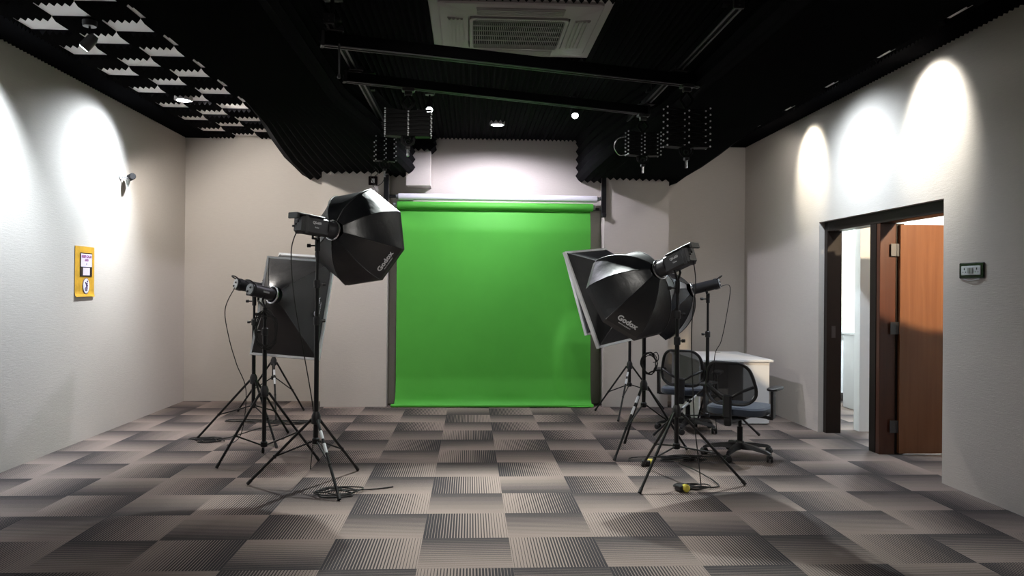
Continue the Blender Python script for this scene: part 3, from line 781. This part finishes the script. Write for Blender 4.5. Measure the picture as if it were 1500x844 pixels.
# ------------------------------------------------------------------ flash heads
def flash(apex, d, L, w_, h_, style, lab, stand_top, cord=None):
    """origin at the mount ring; local +Y points to the softbox"""
    t = thing('studio_flash', tuple(apex), lab, 'studio flash', 'studio flash heads', rot=orient(d))
    back = -L
    if style == 'box':
        MB().box(-w_/2, w_/2, back, -.09, -h_/2, h_/2, bev=.012).box(-w_/2-.003, w_/2+.003, back+.02, back+.05, -h_/2-.003, h_/2+.003, bev=.004).build('casing', M['body'], t)
        MB().cyl((0, -.10, 0), (0, -.01, 0), .062, 24).build('lamp_barrel', M['body'], t, True)
        MB().box(-w_/2*.8, w_/2*.8, back-.006, back+.004, -h_/2*.8, h_/2*.8, bev=.003).build('control_panel', M['body'], t)
        hm = MB().box(-w_/2, w_/2, back-.045, -.13, h_/2, h_/2+.012, bev=.004).box(-w_/2, w_/2, back-.055, back-.035, h_/2-.03, h_/2+.012, bev=.004)
        hm.build('carry_handle', M['blackp'], t)
        dm = MB()
        for z in (-.02, 0, .02): dm.lathe([(.008, 0), (.008, .008)], n=10, mtx=Matrix.Translation((-.02+z, back-.006, z*.8)) @ Matrix.Rotation(PI/2, 4, 'X'))
        dm.build('dial', M['blackp'], t)
        for sx in (-1, 1):
            mt_ = Matrix.Translation((sx*(w_/2+.0012), -L*.62, .02)) @ Matrix(((0, 0, sx, 0), (sx, 0, 0, 0), (0, 1, 0, 0), (0, 0, 0, 1)))
            text_mesh('lettering', 'QS-600', .026, M['textw'], t, mt_, .0005, .0006)
            mt_ = Matrix.Translation((sx*(w_/2+.0012), -L*.62, -.012)) @ Matrix(((0, 0, sx, 0), (sx, 0, 0, 0), (0, 1, 0, 0), (0, 0, 0, 1)))
            text_mesh('lettering', 'Godox', .014, M['textw'], t, mt_, .0005, .0003)
    else:
        MB().cyl((0, back, 0), (0, -.02, 0), w_/2, 26).cyl((0, back+.02, 0), (0, back+.05, 0), w_/2+.004, 26).build('casing', M['body'], t, True)
        MB().cyl((0, back-.004, 0), (0, back+.001, 0), w_/2*.86, 26).build('control_panel', M['panel'], t)
        MB().tube(smoothpts([(-.03, back+.02, w_/2-.012), (-.03, back-.035, w_/2+.012), (.03, back-.035, w_/2+.012), (.03, back+.02, w_/2-.012)]), .006, 8).build('carry_handle', M['blackp'], t)
        MB().box(w_/2-.002, w_/2+.0015, -L*.6, -L*.35, -.006, .008).build('label_strip', M['textw'], t)
        dm = MB()
        for z in (-.02, .012): dm.lathe([(.009, 0), (.009, .008)], n=10, mtx=Matrix.Translation((z, back-.004, z)) @ Matrix.Rotation(PI/2, 4, 'X'))
        dm.build('dial', M['blackp'], t)
    # mount ring with bright lip
    rg = MB(); 
    rg.tube([(.072*math.cos(q*PI/12), -.012, .072*math.sin(q*PI/12)) for q in range(24)], .008, 8, True)
    rg.build('mount_ring', M['chrome'], t, True)
    # tilt bracket down to the stand top
    mtx = Matrix.Translation(Vector(apex)) @ orient(d).to_matrix().to_4x4(); st_ = mtx.inverted() @ Vector(stand_top)
    ym = -L*.5
    dn = (mtx.inverted().to_3x3() @ Vector((0, 0, -1)))
    bk = MB()
    for sx in (-1, 1): bk.tube([(sx*(w_/2+.008)*.6, ym, -h_/2*.3 if style == 'box' else -.02), (sx*.03, ym, -h_/2-.02), st_-dn*.05], .009, 8)
    bk.tube([st_-dn*.055, st_+dn*.04], .019, 14)
    bk.build('tilt_bracket', M['black'], t)
    side = mtx.inverted().to_3x3() @ Vector((1, 0, 0))
    MB().tube([st_, st_-side*.06], .006, 8).tube([st_-side*.05, st_-side*.075], .014, 10).build('tilt_knob', M['blackp'], t)
    if cord:
        pts = [mtx @ Vector((0, back-.002, -h_/2*.6))]+[Vector(p) for p in cord[1]]
        tag(MB().tube(smoothpts(pts, 8), .0042, 6).build('power_cable', M['rubber'], None, True), cord[0], 'cable')
    return t

# ------------------------------------------------------------------ softboxes
def softbox_rect(apex, d, W, H, D, roll, lab, logo=None):
    t = thing('rectangular_softbox', tuple(apex), lab, 'softbox', 'rectangular softboxes', rot=orient(d, roll))
    r0 = .075
    def ringpt(s_, t_):       # s_ around (0..4), t_ 0..1 depth
        k = int(s_) % 4; f = s_-int(s_)
        cs = [(1, 1), (-1, 1), (-1, -1), (1, -1)]
        c0, c1 = cs[k], cs[(k+1) % 4]
        gx = c0[0]+(c1[0]-c0[0])*f; gz = c0[1]+(c1[1]-c0[1])*f
        an = math.atan2(gz, gx)
        e = t_+.03*math.sin(PI*t_)
        wx = W/2*gx; wz = H/2*gz
        x = r0*math.cos(an)*(1-e)+wx*e; z = r0*math.sin(an)*(1-e)+wz*e
        edge = 4*f*(1-f)
        pin = 1-.045*edge*math.sin(PI*t_)          # fabric drawn in between the rods
        return Vector((x*pin, D*(t_), z*pin))
    N = 32; K = 14
    mb = MB()
    for j in range(K+1):
        for i in range(N): mb.v.append(tuple(ringpt(4*i/N, j/K)))
    for j in range(K):
        for i in range(N): mb.f.append((j*N+i, j*N+(i+1) % N, (j+1)*N+(i+1) % N, (j+1)*N+i))
    mb.build('fabric_body', M['nylon'], t, True)
    lp = MB(); a_, b_ = .0, .035
    q_ = .020
    for (x0, x1, z0, z1) in ((-W/2-q_, W/2+q_, H/2-.012, H/2+q_), (-W/2-q_, W/2+q_, -H/2-q_, -H/2+.012), (-W/2-q_, -W/2+.012, -H/2+.012, H/2-.012), (W/2-.012, W/2+q_, -H/2+.012, H/2-.012)):
        lp.box(x0, x1, D, D+b_, z0, z1)
    lp.build('white_lip', M['trim'], t)
    MB().box(-W/2+.012, W/2-.012, D+.008, D+.012, -H/2+.012, H/2-.012).build('diffuser', M['diff'], t)
    for k in range(4):
        MB().tube([ringpt(k, j/K)*1.003 for j in range(K+1)], .0045, 6).build('rod_sleeve', M['nylon'], t)
    if logo:
        # logo on the side facing sx, running along the front edge
        sx = logo
        p0 = ringpt(1.5 if sx < 0 else 3.5, .80); p1 = ringpt(1.5 if sx < 0 else 3.5, .86)
        slope = (p1-p0).normalized()                      # towards the front
        xd = Vector((0, 0, 1)) ; yd = -slope if sx > 0 else -slope
        n = xd.cross(yd).normalized()
        if n.x*sx < 0: xd = -xd; n = xd.cross(yd).normalized()
        mt_ = Matrix(((xd.x, yd.x, n.x, p0.x), (xd.y, yd.y, n.y, p0.y), (xd.z, yd.z, n.z, p0.z), (0, 0, 0, 1)))
        mt_ = Matrix.Translation(n*.010) @ mt_
        text_mesh('brand_print', 'Godox', .062, M['textw'], t, mt_, .001, .0022)
        text_mesh('small_print', 'PHOTO EQUIPMENT', .012, M['textw'], t, mt_ @ Matrix.Translation((0, -.04, 0)), .0006, .0002)
    return t

def softbox_octa(apex, d, Rr, D, roll, phase, lab, logo_k):
    t = thing('octagonal_softbox', tuple(apex), lab, 'softbox', 'octagonal softboxes', rot=orient(d, roll))
    r0 = .078
    def pt(s_, t_):            # s_ 0..8
        k = math.floor(s_); f = s_-k
        a0 = R(phase+45*k); a1 = R(phase+45*(k+1))
        an = t_*PI/2
        e = .35*t_+.65*math.sin(an)
        r = r0+(Rr-r0)*e; y = D*(.45*t_+.55*(1-math.cos(an)))
        x = r*(math.cos(a0)*(1-f)+math.cos(a1)*f); z = r*(math.sin(a0)*(1-f)+math.sin(a1)*f)
        pin = 1-.05*4*f*(1-f)*math.sin(PI*min(1, t_*1.0))
        return Vector((x*pin, y, z*pin))
    N = 64; K = 16
    mb = MB()
    for j in range(K+1):
        for i in range(N): mb.v.append(tuple(pt(8*i/N, j/K)))
    for j in range(K):
        for i in range(N): mb.f.append((j*N+i, j*N+(i+1) % N, (j+1)*N+(i+1) % N, (j+1)*N+i))
    mb.build('fabric_body', M['nylon'], t, True)
    lp = MB()
    for i in range(8):
        a_ = pt(i, 1); b_ = pt(i+.9999, 1)
        for q in (a_, b_): pass
        vs = [a_*1., b_*1., Vector((b_.x, b_.y+.045, b_.z)), Vector((a_.x, a_.y+.045, a_.z))]
        vs2 = [Vector((v.x*.985, v.y, v.z*.985)) for v in vs]
        lp.add(vs+vs2, [(0, 1, 2, 3), (4, 7, 6, 5), (0, 4, 5, 1), (1, 5, 6, 2), (2, 6, 7, 3), (3, 7, 4, 0)])
    lp.build('front_lip', M['nylon'], t)
    df = MB(); vs = [pt(i, 1)*1 for i in range(8)]
    vs = [Vector((v.x*.98, D+.012, v.z*.98)) for v in vs]+[Vector((v.x*.98, D+.016, v.z*.98)) for v in vs]
    df.add(vs, [tuple(range(8)), tuple(range(15, 7, -1))]+[(i, (i+1) % 8, 8+(i+1) % 8, 8+i) for i in range(8)])
    df.build('diffuser', M['diff'], t)
    for k in range(8):
        MB().tube([pt(k, j/K)*1.002 for j in range(K+1)], .0045, 6).build('rod_sleeve', M['nylon'], t)
    if logo_k is None: return t
    k = logo_k+.5; p0 = pt(k, .86); p1 = pt(k, .90)
    yd = (p0-p1).normalized(); e0 = pt(logo_k+.05, .86); e1 = pt(logo_k+.95, .86); xd = (e1-e0).normalized()
    n = xd.cross(yd).normalized(); outward = Vector((p0.x, 0, p0.z))
    if n.dot(outward) < 0: xd = -xd; n = xd.cross(yd).normalized()
    mt_ = Matrix(((xd.x, yd.x, n.x, p0.x), (xd.y, yd.y, n.y, p0.y), (xd.z, yd.z, n.z, p0.z), (0, 0, 0, 1)))
    mt_ = Matrix.Translation(n*.006) @ mt_
    text_mesh('brand_print', 'Godox', .062, M['textw'], t, mt_, .001, .002)
    text_mesh('small_print', 'PHOTO EQUIPMENT', .012, M['textw'], t, mt_ @ Matrix.Translation((.0, -.04, 0)), .0006, .0002)
    return t

# pose: apex = point just ahead of the flash ring
dA = ydir(20, -4); apA = Vector((-1.015, 5.93, 1.878))
softbox_octa(apA, dA, .39, .38, 0, -14, 'raised black octagonal softbox at the left with a pale shining top', 7)
flash(apA-dA*.012, ydir(36, -4), .34, .10, .125, 'box', 'boxy black flash head behind the raised left octagonal softbox', (-1.126, 5.87, 1.76),
      ['black cord falling from the boxy flash head of the front left stand', [(-1.27, 5.66, 1.70), (-1.25, 5.70, 1.35), (-1.20, 5.80, .95), (-1.16, 5.93, .55), (-1.18, 6.05, .30), (-1.25, 6.3, .02)]])
dE = ydir(-30, -31); apE = Vector((1.44, 6.0, 1.60))
softbox_octa(apE, dE, .39, .38, 0, -13, 'black octagonal softbox at the right tilted down over the other softboxes', 5)
flash(apE-dE*.012, ydir(-36, -20), .33, .10, .125, 'box', 'boxy black flash head behind the right octagonal softbox', (1.573, 5.92, 1.47),
      ['black cord falling from the boxy flash head beside the front right pole', [(1.66, 5.74, 1.50), (1.645, 5.78, 1.2), (1.655, 5.8, .9), (1.66, 5.75, .5), (1.68, 5.72, .25), (1.70, 5.70, .02)]])
dB = ydir(8, -14); apB = Vector((-1.665, 6.79, 1.383))
softbox_rect(apB, dB, .60, .88, .45, R(-4), 'nearer left rectangular softbox, black with a white edge and brand print', 1)
dB2 = ydir(38, -12)
flash(apB-dB*.012, dB2, .24, .105, .11, 'round', 'round black flash head with a silver dial panel on the nearer left rectangular softbox', (-1.676, 6.55, 1.23), None)
dC = ydir(26, -13.5); apC = Vector((-1.921, 7.47, 1.43))
softbox_rect(apC, dC, .60, .90, .45, R(-4), 'rear left rectangular softbox, its white top edge showing above the nearer one')
flash(apC-dC*.012, ydir(50, -10), .27, .105, .11, 'round', 'round flash head sticking out farthest left with a cord hanging from it', (-2.02, 7.50, 1.32),
      ['wavy black cord falling from the leftmost flash head', [(-2.22, 7.28, 1.25), (-2.18, 7.26, 1.0), (-2.12, 7.3, .75), (-2.05, 7.36, .5), (-2.1, 7.4, .1), (-2.2, 7.3, .01)]])
dF = ydir(-42, -21); cF = Vector((1.244, 7.352, 1.397)); apF = cF-dF*.45
softbox_rect(apF, dF, .60, .90, .45, R(5.8), 'nearer right rectangular softbox, tilted, its white edge against the green backdrop')
flash(apF-dF*.012, dF, .24, .105, .11, 'round', 'round flash head hidden behind the right octagonal softbox, on the pole with the coil', (1.56, 7.0, 1.37), None)
dG = ydir(-38, -17); cG = Vector((1.434, 9.0, 1.42)); apG = cG-dG*.45
softbox_rect(apG, dG, .60, .90, .45, R(4), 'farthest right rectangular softbox, its thin white edge just in front of the green backdrop')
flash(apG-dG*.012, dG, .24, .105, .11, 'round', 'round flash head on the farthest right stand, hidden by the softboxes', (1.89, 9.25, 1.31), None)
dH = ydir(-50, -25); apH = Vector((2.222, 7.86, 1.455))
softbox_octa(apH, dH, .375, .38, 0, -13, 'octagonal softbox behind the right octagonal one, its dark lower corner hanging above the mesh chair', None)
flash(apH-dH*.012, ydir(-66, -14), .28, .105, .11, 'round', 'plain round flash head beside the right octagonal softbox, above the white desk', (2.376, 7.78, 1.37),
      ['black cord falling from the flash head above the white desk', [(2.58, 7.72, 1.49), (2.545, 7.72, 1.2), (2.50, 7.74, .95), (2.44, 7.75, .8), (2.45, 7.8, .4), (2.5, 7.85, .01)]])

# ------------------------------------------------------------------ cables on the floor
def coil(name, cx_, cy_, r_, n, seed, lab, tail=None, m='rubber', z=.006, flat=.7):
    rnd = random.Random(seed); pts = []
    wx = wy = 0; lobe = rnd.random()*6
    for k in range(n*7):
        if k % 7 == 0: wx = (rnd.random()-.5)*r_*.9; wy = (rnd.random()-.5)*r_*.6*flat; sc = .45+.6*rnd.random(); lobe = rnd.random()*6
        a_ = k*2*PI/7; rr = r_*sc*(.75+.3*math.sin(2*a_+lobe)+.12*rnd.random())
        pts.append((cx_+wx+rr*math.cos(a_)*1.25, cy_+wy+rr*math.sin(a_)*flat, z+.006*(k//7)+.006*rnd.random()))
    if tail: pts += tail
    return tag(MB().tube(smoothpts(pts, 5), .0048, 6).build(name, M[m], None, True), lab, 'cable')
coil('power_cable', -.98, 5.60, .18, 4, 5, 'loose black cable loops lying at the feet of the front left stand', [(-.7, 5.7, .008), (-.55, 5.78, .006)])
coil('power_cable', -2.44, 7.52, .11, 5, 8, 'neat black cable coil around the foot of the leftmost stand', [(-2.3, 7.7, .008), (-2.15, 8.2, .006), (-2.0, 8.4, .006)])
coil('power_cable', -2.45, 8.6, .22, 4, 11, 'flat black cable loops near the back wall at the left', [(-2.1, 8.5, .008), (-1.8, 8.45, .006)], flat=.35)
coil('power_cable', -1.9, 8.5, .2, 5, 13, 'heap of black cable beside the farthest left stand', None, flat=.5)
coil('power_cable', 1.62, 5.68, .14, 4, 21, 'black cable loops with a yellow plug in front of the nearest right stand', [(1.85, 5.75, .008), (1.80, 6.1, .03), (1.75, 6.5, .01)])
coil('power_cable', 1.85, 6.62, .20, 7, 25, 'thick tangle of black cables between the right stand and the chair base', [(2.2, 6.72, .02), (1.45, 6.7, .02), (1.35, 6.6, .01)], flat=.32)
def plug(x, y, z, a_, lab, body='yellow'):
    t = thing('cable_plug', (x, y, z), lab, 'plug', None, rot=(0, 0, a_))
    MB().lathe([(.014, -.035), (.026, -.02), (.028, .012), (.022, .018)], n=16, mtx=Matrix.Rotation(PI/2, 4, 'X')).build('plug_body', M[body], t, True)
    MB().box(-.05, .012, .0, .07, -.024, .018, bev=.006).build('adapter', M['blackp'], t)
plug(1.56, 5.60, .030, .4, 'round yellow plug on the carpet in front of the nearest right stand')
plug(1.50, 6.46, .030, 1.3, 'small yellow plug half hidden in the cable tangle')
hc = MB(); rnd = random.Random(2); pts = []
for k in range(7*10):
    a_ = k*2*PI/10; rr = .062+.028*rnd.random(); pts.append((1.595+rr*math.cos(a_)*.9, 6.955-.006*rnd.random()-.002*(k//10), .80+rr*1.15*math.sin(a_)))
hc.tube(smoothpts(pts, 4), .004, 6)
hc.tube(smoothpts([(1.62, 6.95, .88), (1.66, 6.95, .90), (1.68, 6.95, .86), (1.67, 6.95, .82), (1.63, 6.95, .81)]), .004, 6)
tag(hc.build('hanging_cable_coil', M['rubber'], None, True), 'black cable coil hanging on the pole of the second right stand', 'cable')
hk = MB(); pts = []
for k in range(6*10):
    a_ = k*2*PI/10; rr = .09+.04*rnd.random(); pts.append((-1.655+rr*math.cos(a_)*.8, 6.50-.004*rnd.random()-.0015*(k//10), 1.10+rr*1.3*math.sin(a_)))
hk.tube(smoothpts(pts, 4), .004, 6)
tag(hk.build('hanging_cable_coil', M['rubber'], None, True), 'black cable coil hanging under the silver-dialled flash head at the left', 'cable')

# ------------------------------------------------------------------ desk
dk = thing('desk', (2.48, 8.43, 0), 'white desk standing against the back of the room behind the two mesh chairs', 'desk')
MB().box(-.02, .82, -.02, 1.17, .68, .705, bev=.003).build('desktop', M['desk'], dk)
MB().box(.49, .78, 0, .02, 0.01, .68, bev=.002).box(.49, .51, .02, .5, .01, .68).box(.76, .78, .02, .5, .01, .68).build('drawer_pedestal', M['desk'], dk)
MB().box(.76, .78, .5, 1.15, .01, .68, bev=.002).build('side_panel', M['desk'], dk)
MB().box(0, .02, .0, 1.15, .01, .68, bev=.002).build('side_panel', M['desk'], dk)
MB().box(.02, .76, 1.12, 1.14, .25, .68).build('modesty_panel', M['desk'], dk)
MB().lathe([(.03, .705), (.03, .709), (.022, .710)], c=(.52, .98, 0), n=18).build('cable_port', M['tube'], dk)

# ------------------------------------------------------------------ office chairs
def rr_pts(w_, h_, rad, n=5, z0=0):
    out = []
    for (sx, sz, a0) in ((1, 1, 0), (-1, 1, 90), (-1, -1, 180), (1, -1, 270)):
        for k in range(n+1):
            an = R(a0+90*k/n); out.append((sx*(w_/2-rad)+rad*math.cos(an), z0+sz*(h_/2-rad)+rad*math.sin(an)))
    return out
def office_chair(x, y, yaw, lab):
    """faces local +Y"""
    t = thing('office_chair', (x, y, 0), lab, 'chair', 'mesh-backed office chairs', rot=(0, 0, yaw))
    t.scale = (1.03, 1.03, .945)
    # star base: one moulded spider
    sb = MB(); sb.lathe([(.045, .075), (.05, .085), (.04, .13), (.032, .15)], n=18)
    for k in range(5):
        a_ = R(72*k-18); c_, s_ = math.cos(a_), math.sin(a_)
        m4 = Matrix.Rotation(a_, 4, 'Z')
        vs = []
        for (r_, w2, z0, z1) in ((.02, .030, .075, .135), (.15, .026, .085, .122), (.27, .020, .072, .098), (.305, .014, .064, .080)):
            for (yy, zz) in ((-w2, z0), (w2, z0), (w2*.7, z1), (-w2*.7, z1)): vs.append(m4 @ Vector((r_, yy, zz)))
        fs = [(0, 1, 2, 3), (15, 14, 13, 12)]
        for i in range(3):
            for j in range(4): fs.append((i*4+j, i*4+(j+1) % 4, (i+1)*4+(j+1) % 4, (i+1)*4+j))
        sb.add(vs, fs)
    sb.build('star_base', M['blackp'], t)
    for k in range(5):
        a_ = R(72*k-18); m4 = Matrix.Translation((.295*math.cos(a_), .295*math.sin(a_), .031)) @ Matrix.Rotation(a_+.7, 4, 'Z')
        cs = MB()
        for sx in (-.017, .017): cs.lathe([(.024, -.009), (.030, -.006), (.030, .006), (.024, .009)], n=18, mtx=m4 @ Matrix.Translation((sx, 0, 0)) @ Matrix.Rotation(PI/2, 4, 'Y'))
        cs.box(-.020, .020, -.026, .026, .006, .036, bev=.008, mtx=m4).cyl(m4 @ Vector((0, 0, .03)), m4 @ Vector((0, 0, .05)), .008, 8)
        cs.build('caster', M['blackp'], t, True)
    MB().cyl((0, 0, .12), (0, 0, .28), .024, 16).cyl((0, 0, .26), (0, 0, .38), .014, 12).build('gas_lift', M['black'], t, True)
    MB().box(-.09, .09, -.13, .10, .365, .405, bev=.012).build('tilt_mechanism', M['blackp'], t)
    MB().cyl((.05, .02, .385), (.24, .04, .37), .006, 8).box(.22, .27, .025, .055, .362, .376, bev=.005).build('lever', M['blackp'], t)
    # seat cushion
    def seat_loop(s_, z): return [(px*s_, py*s_+.01, z) for px, py in rr_pts(.50, .47, .13, 7)]
    st_ = MB(); loops = [seat_loop(.88, .405), seat_loop(.97, .415), seat_loop(1.0, .44), seat_loop(.985, .468), seat_loop(.92, .484), seat_loop(.6, .488), seat_loop(.2, .486)]
    m_ = len(loops[0])
    for l in loops: st_.v += l
    for i in range(len(loops)-1):
        for k in range(m_): st_.f.append((i*m_+k, i*m_+(k+1) % m_, (i+1)*m_+(k+1) % m_, (i+1)*m_+k))
    st_.f.append(tuple(range(m_))); st_.f.append(tuple((len(loops)-1)*m_+k for k in range(m_)))
    st_.build('seat', M['seat'], t, True)
    # backrest: curved rounded frame with net
    BW, BH, BZ = .42, .38, .71
    def curve(xx, zz):                                  # backrest surface
        tz = (zz-(BZ-BH/2))/BH
        gx = 1-.15*((.35-tz)/.35)**2 if tz < .35 else 1-.26*((tz-.35)/.65)**1.4
        return Vector((xx*gx, -.27-.10*tz+.20*(xx/BW)**2*1.0+.03*math.sin(PI*tz), zz))
    fl = rr_pts(BW, BH, .09, 7, BZ); fp2 = []
    for i in range(len(fl)):
        a_, b_ = fl[i], fl[(i+1) % len(fl)]; ns = 6 if math.dist(a_, b_) > .08 else 1
        for q in range(ns): fp2.append(curve(a_[0]+(b_[0]-a_[0])*q/ns, a_[1]+(b_[1]-a_[1])*q/ns))
    MB().tube(fp2, .014, 8, True).build('back_frame', M['blackp'], t, True)
    def net(u, v):
        xx = (u-.5)*(BW-.02); zz = BZ-BH/2+.01+(BH-.02)*v
        ex = max(0, abs(xx)-(BW/2-.10)); lim = BH/2-.01-(.09-math.sqrt(max(0, .0081-min(ex, .09)**2)))
        zz = BZ+max(-lim, min(lim, zz-BZ)); return curve(xx, zz)
    MB().grid(net, 20, 14).build('mesh_back', M['net'], t, True)
    # rear Y support and spine
    yb = curve(0, BZ-.06).y-.03
    sp = MB()
    sp.tube(smoothpts([(0, -.30, .57), (-.10, yb+.0, .635), (-.195, curve(-.195, .68).y-.012, .685)]), .013, 8)
    sp.tube(smoothpts([(0, -.30, .57), (.10, yb+.0, .635), (.195, curve(.195, .68).y-.012, .685)]), .013, 8)
    sp.build('lumbar_support', M['blackp'], t, True)
    MB().box(-.035, .035, -.335, -.295, .40, .61, bev=.012).box(-.03, .03, -.32, -.28, .33, .45, bev=.01).box(-.03, .03, -.32, -.05, .345, .385, bev=.01).build('spine', M['blackp'], t)
    # armrests
    for sx in (-1, 1):
        X = sx*.29
        ar = MB().box(min(sx*.16, X), max(sx*.16, X), -.06, .0, .385, .405, bev=.006)
        ar.prism([(-.032, .39), (.032, .39), (.022, .64), (-.045, .64)], -.010, .012, mtx=Matrix.Translation((X, -.03, 0)) @ Matrix.Rotation(PI/2, 4, 'Z'))
        ao = ar.build('armrest', M['blackp'], t)
        def pl(s_, z): return [(X+px*s_, py*s_+.02, z) for px, py in rr_pts(.085, .26, .04, 5)]
        pm_ = MB(); ls = [pl(.85, .638), pl(1, .645), pl(1, .658), pl(.85, .668)]; m_ = len(ls[0])
        for l in ls: pm_.v += l
        for i in range(3):
            for k in range(m_): pm_.f.append((i*m_+k, i*m_+(k+1) % m_, (i+1)*m_+(k+1) % m_, (i+1)*m_+k))
        pm_.f.append(tuple(range(m_))); pm_.f.append(tuple(3*m_+k for k in range(m_)))
        pm_.build('arm_pad', M['blackp'], ao, True)
    return t
office_chair(2.37, 6.80, -R(38), 'blue-seated black mesh office chair nearer the camera, right of the nearest right stand')
office_chair(2.27, 8.10, -R(28), 'black mesh office chair farther back, partly hidden behind the stand poles')
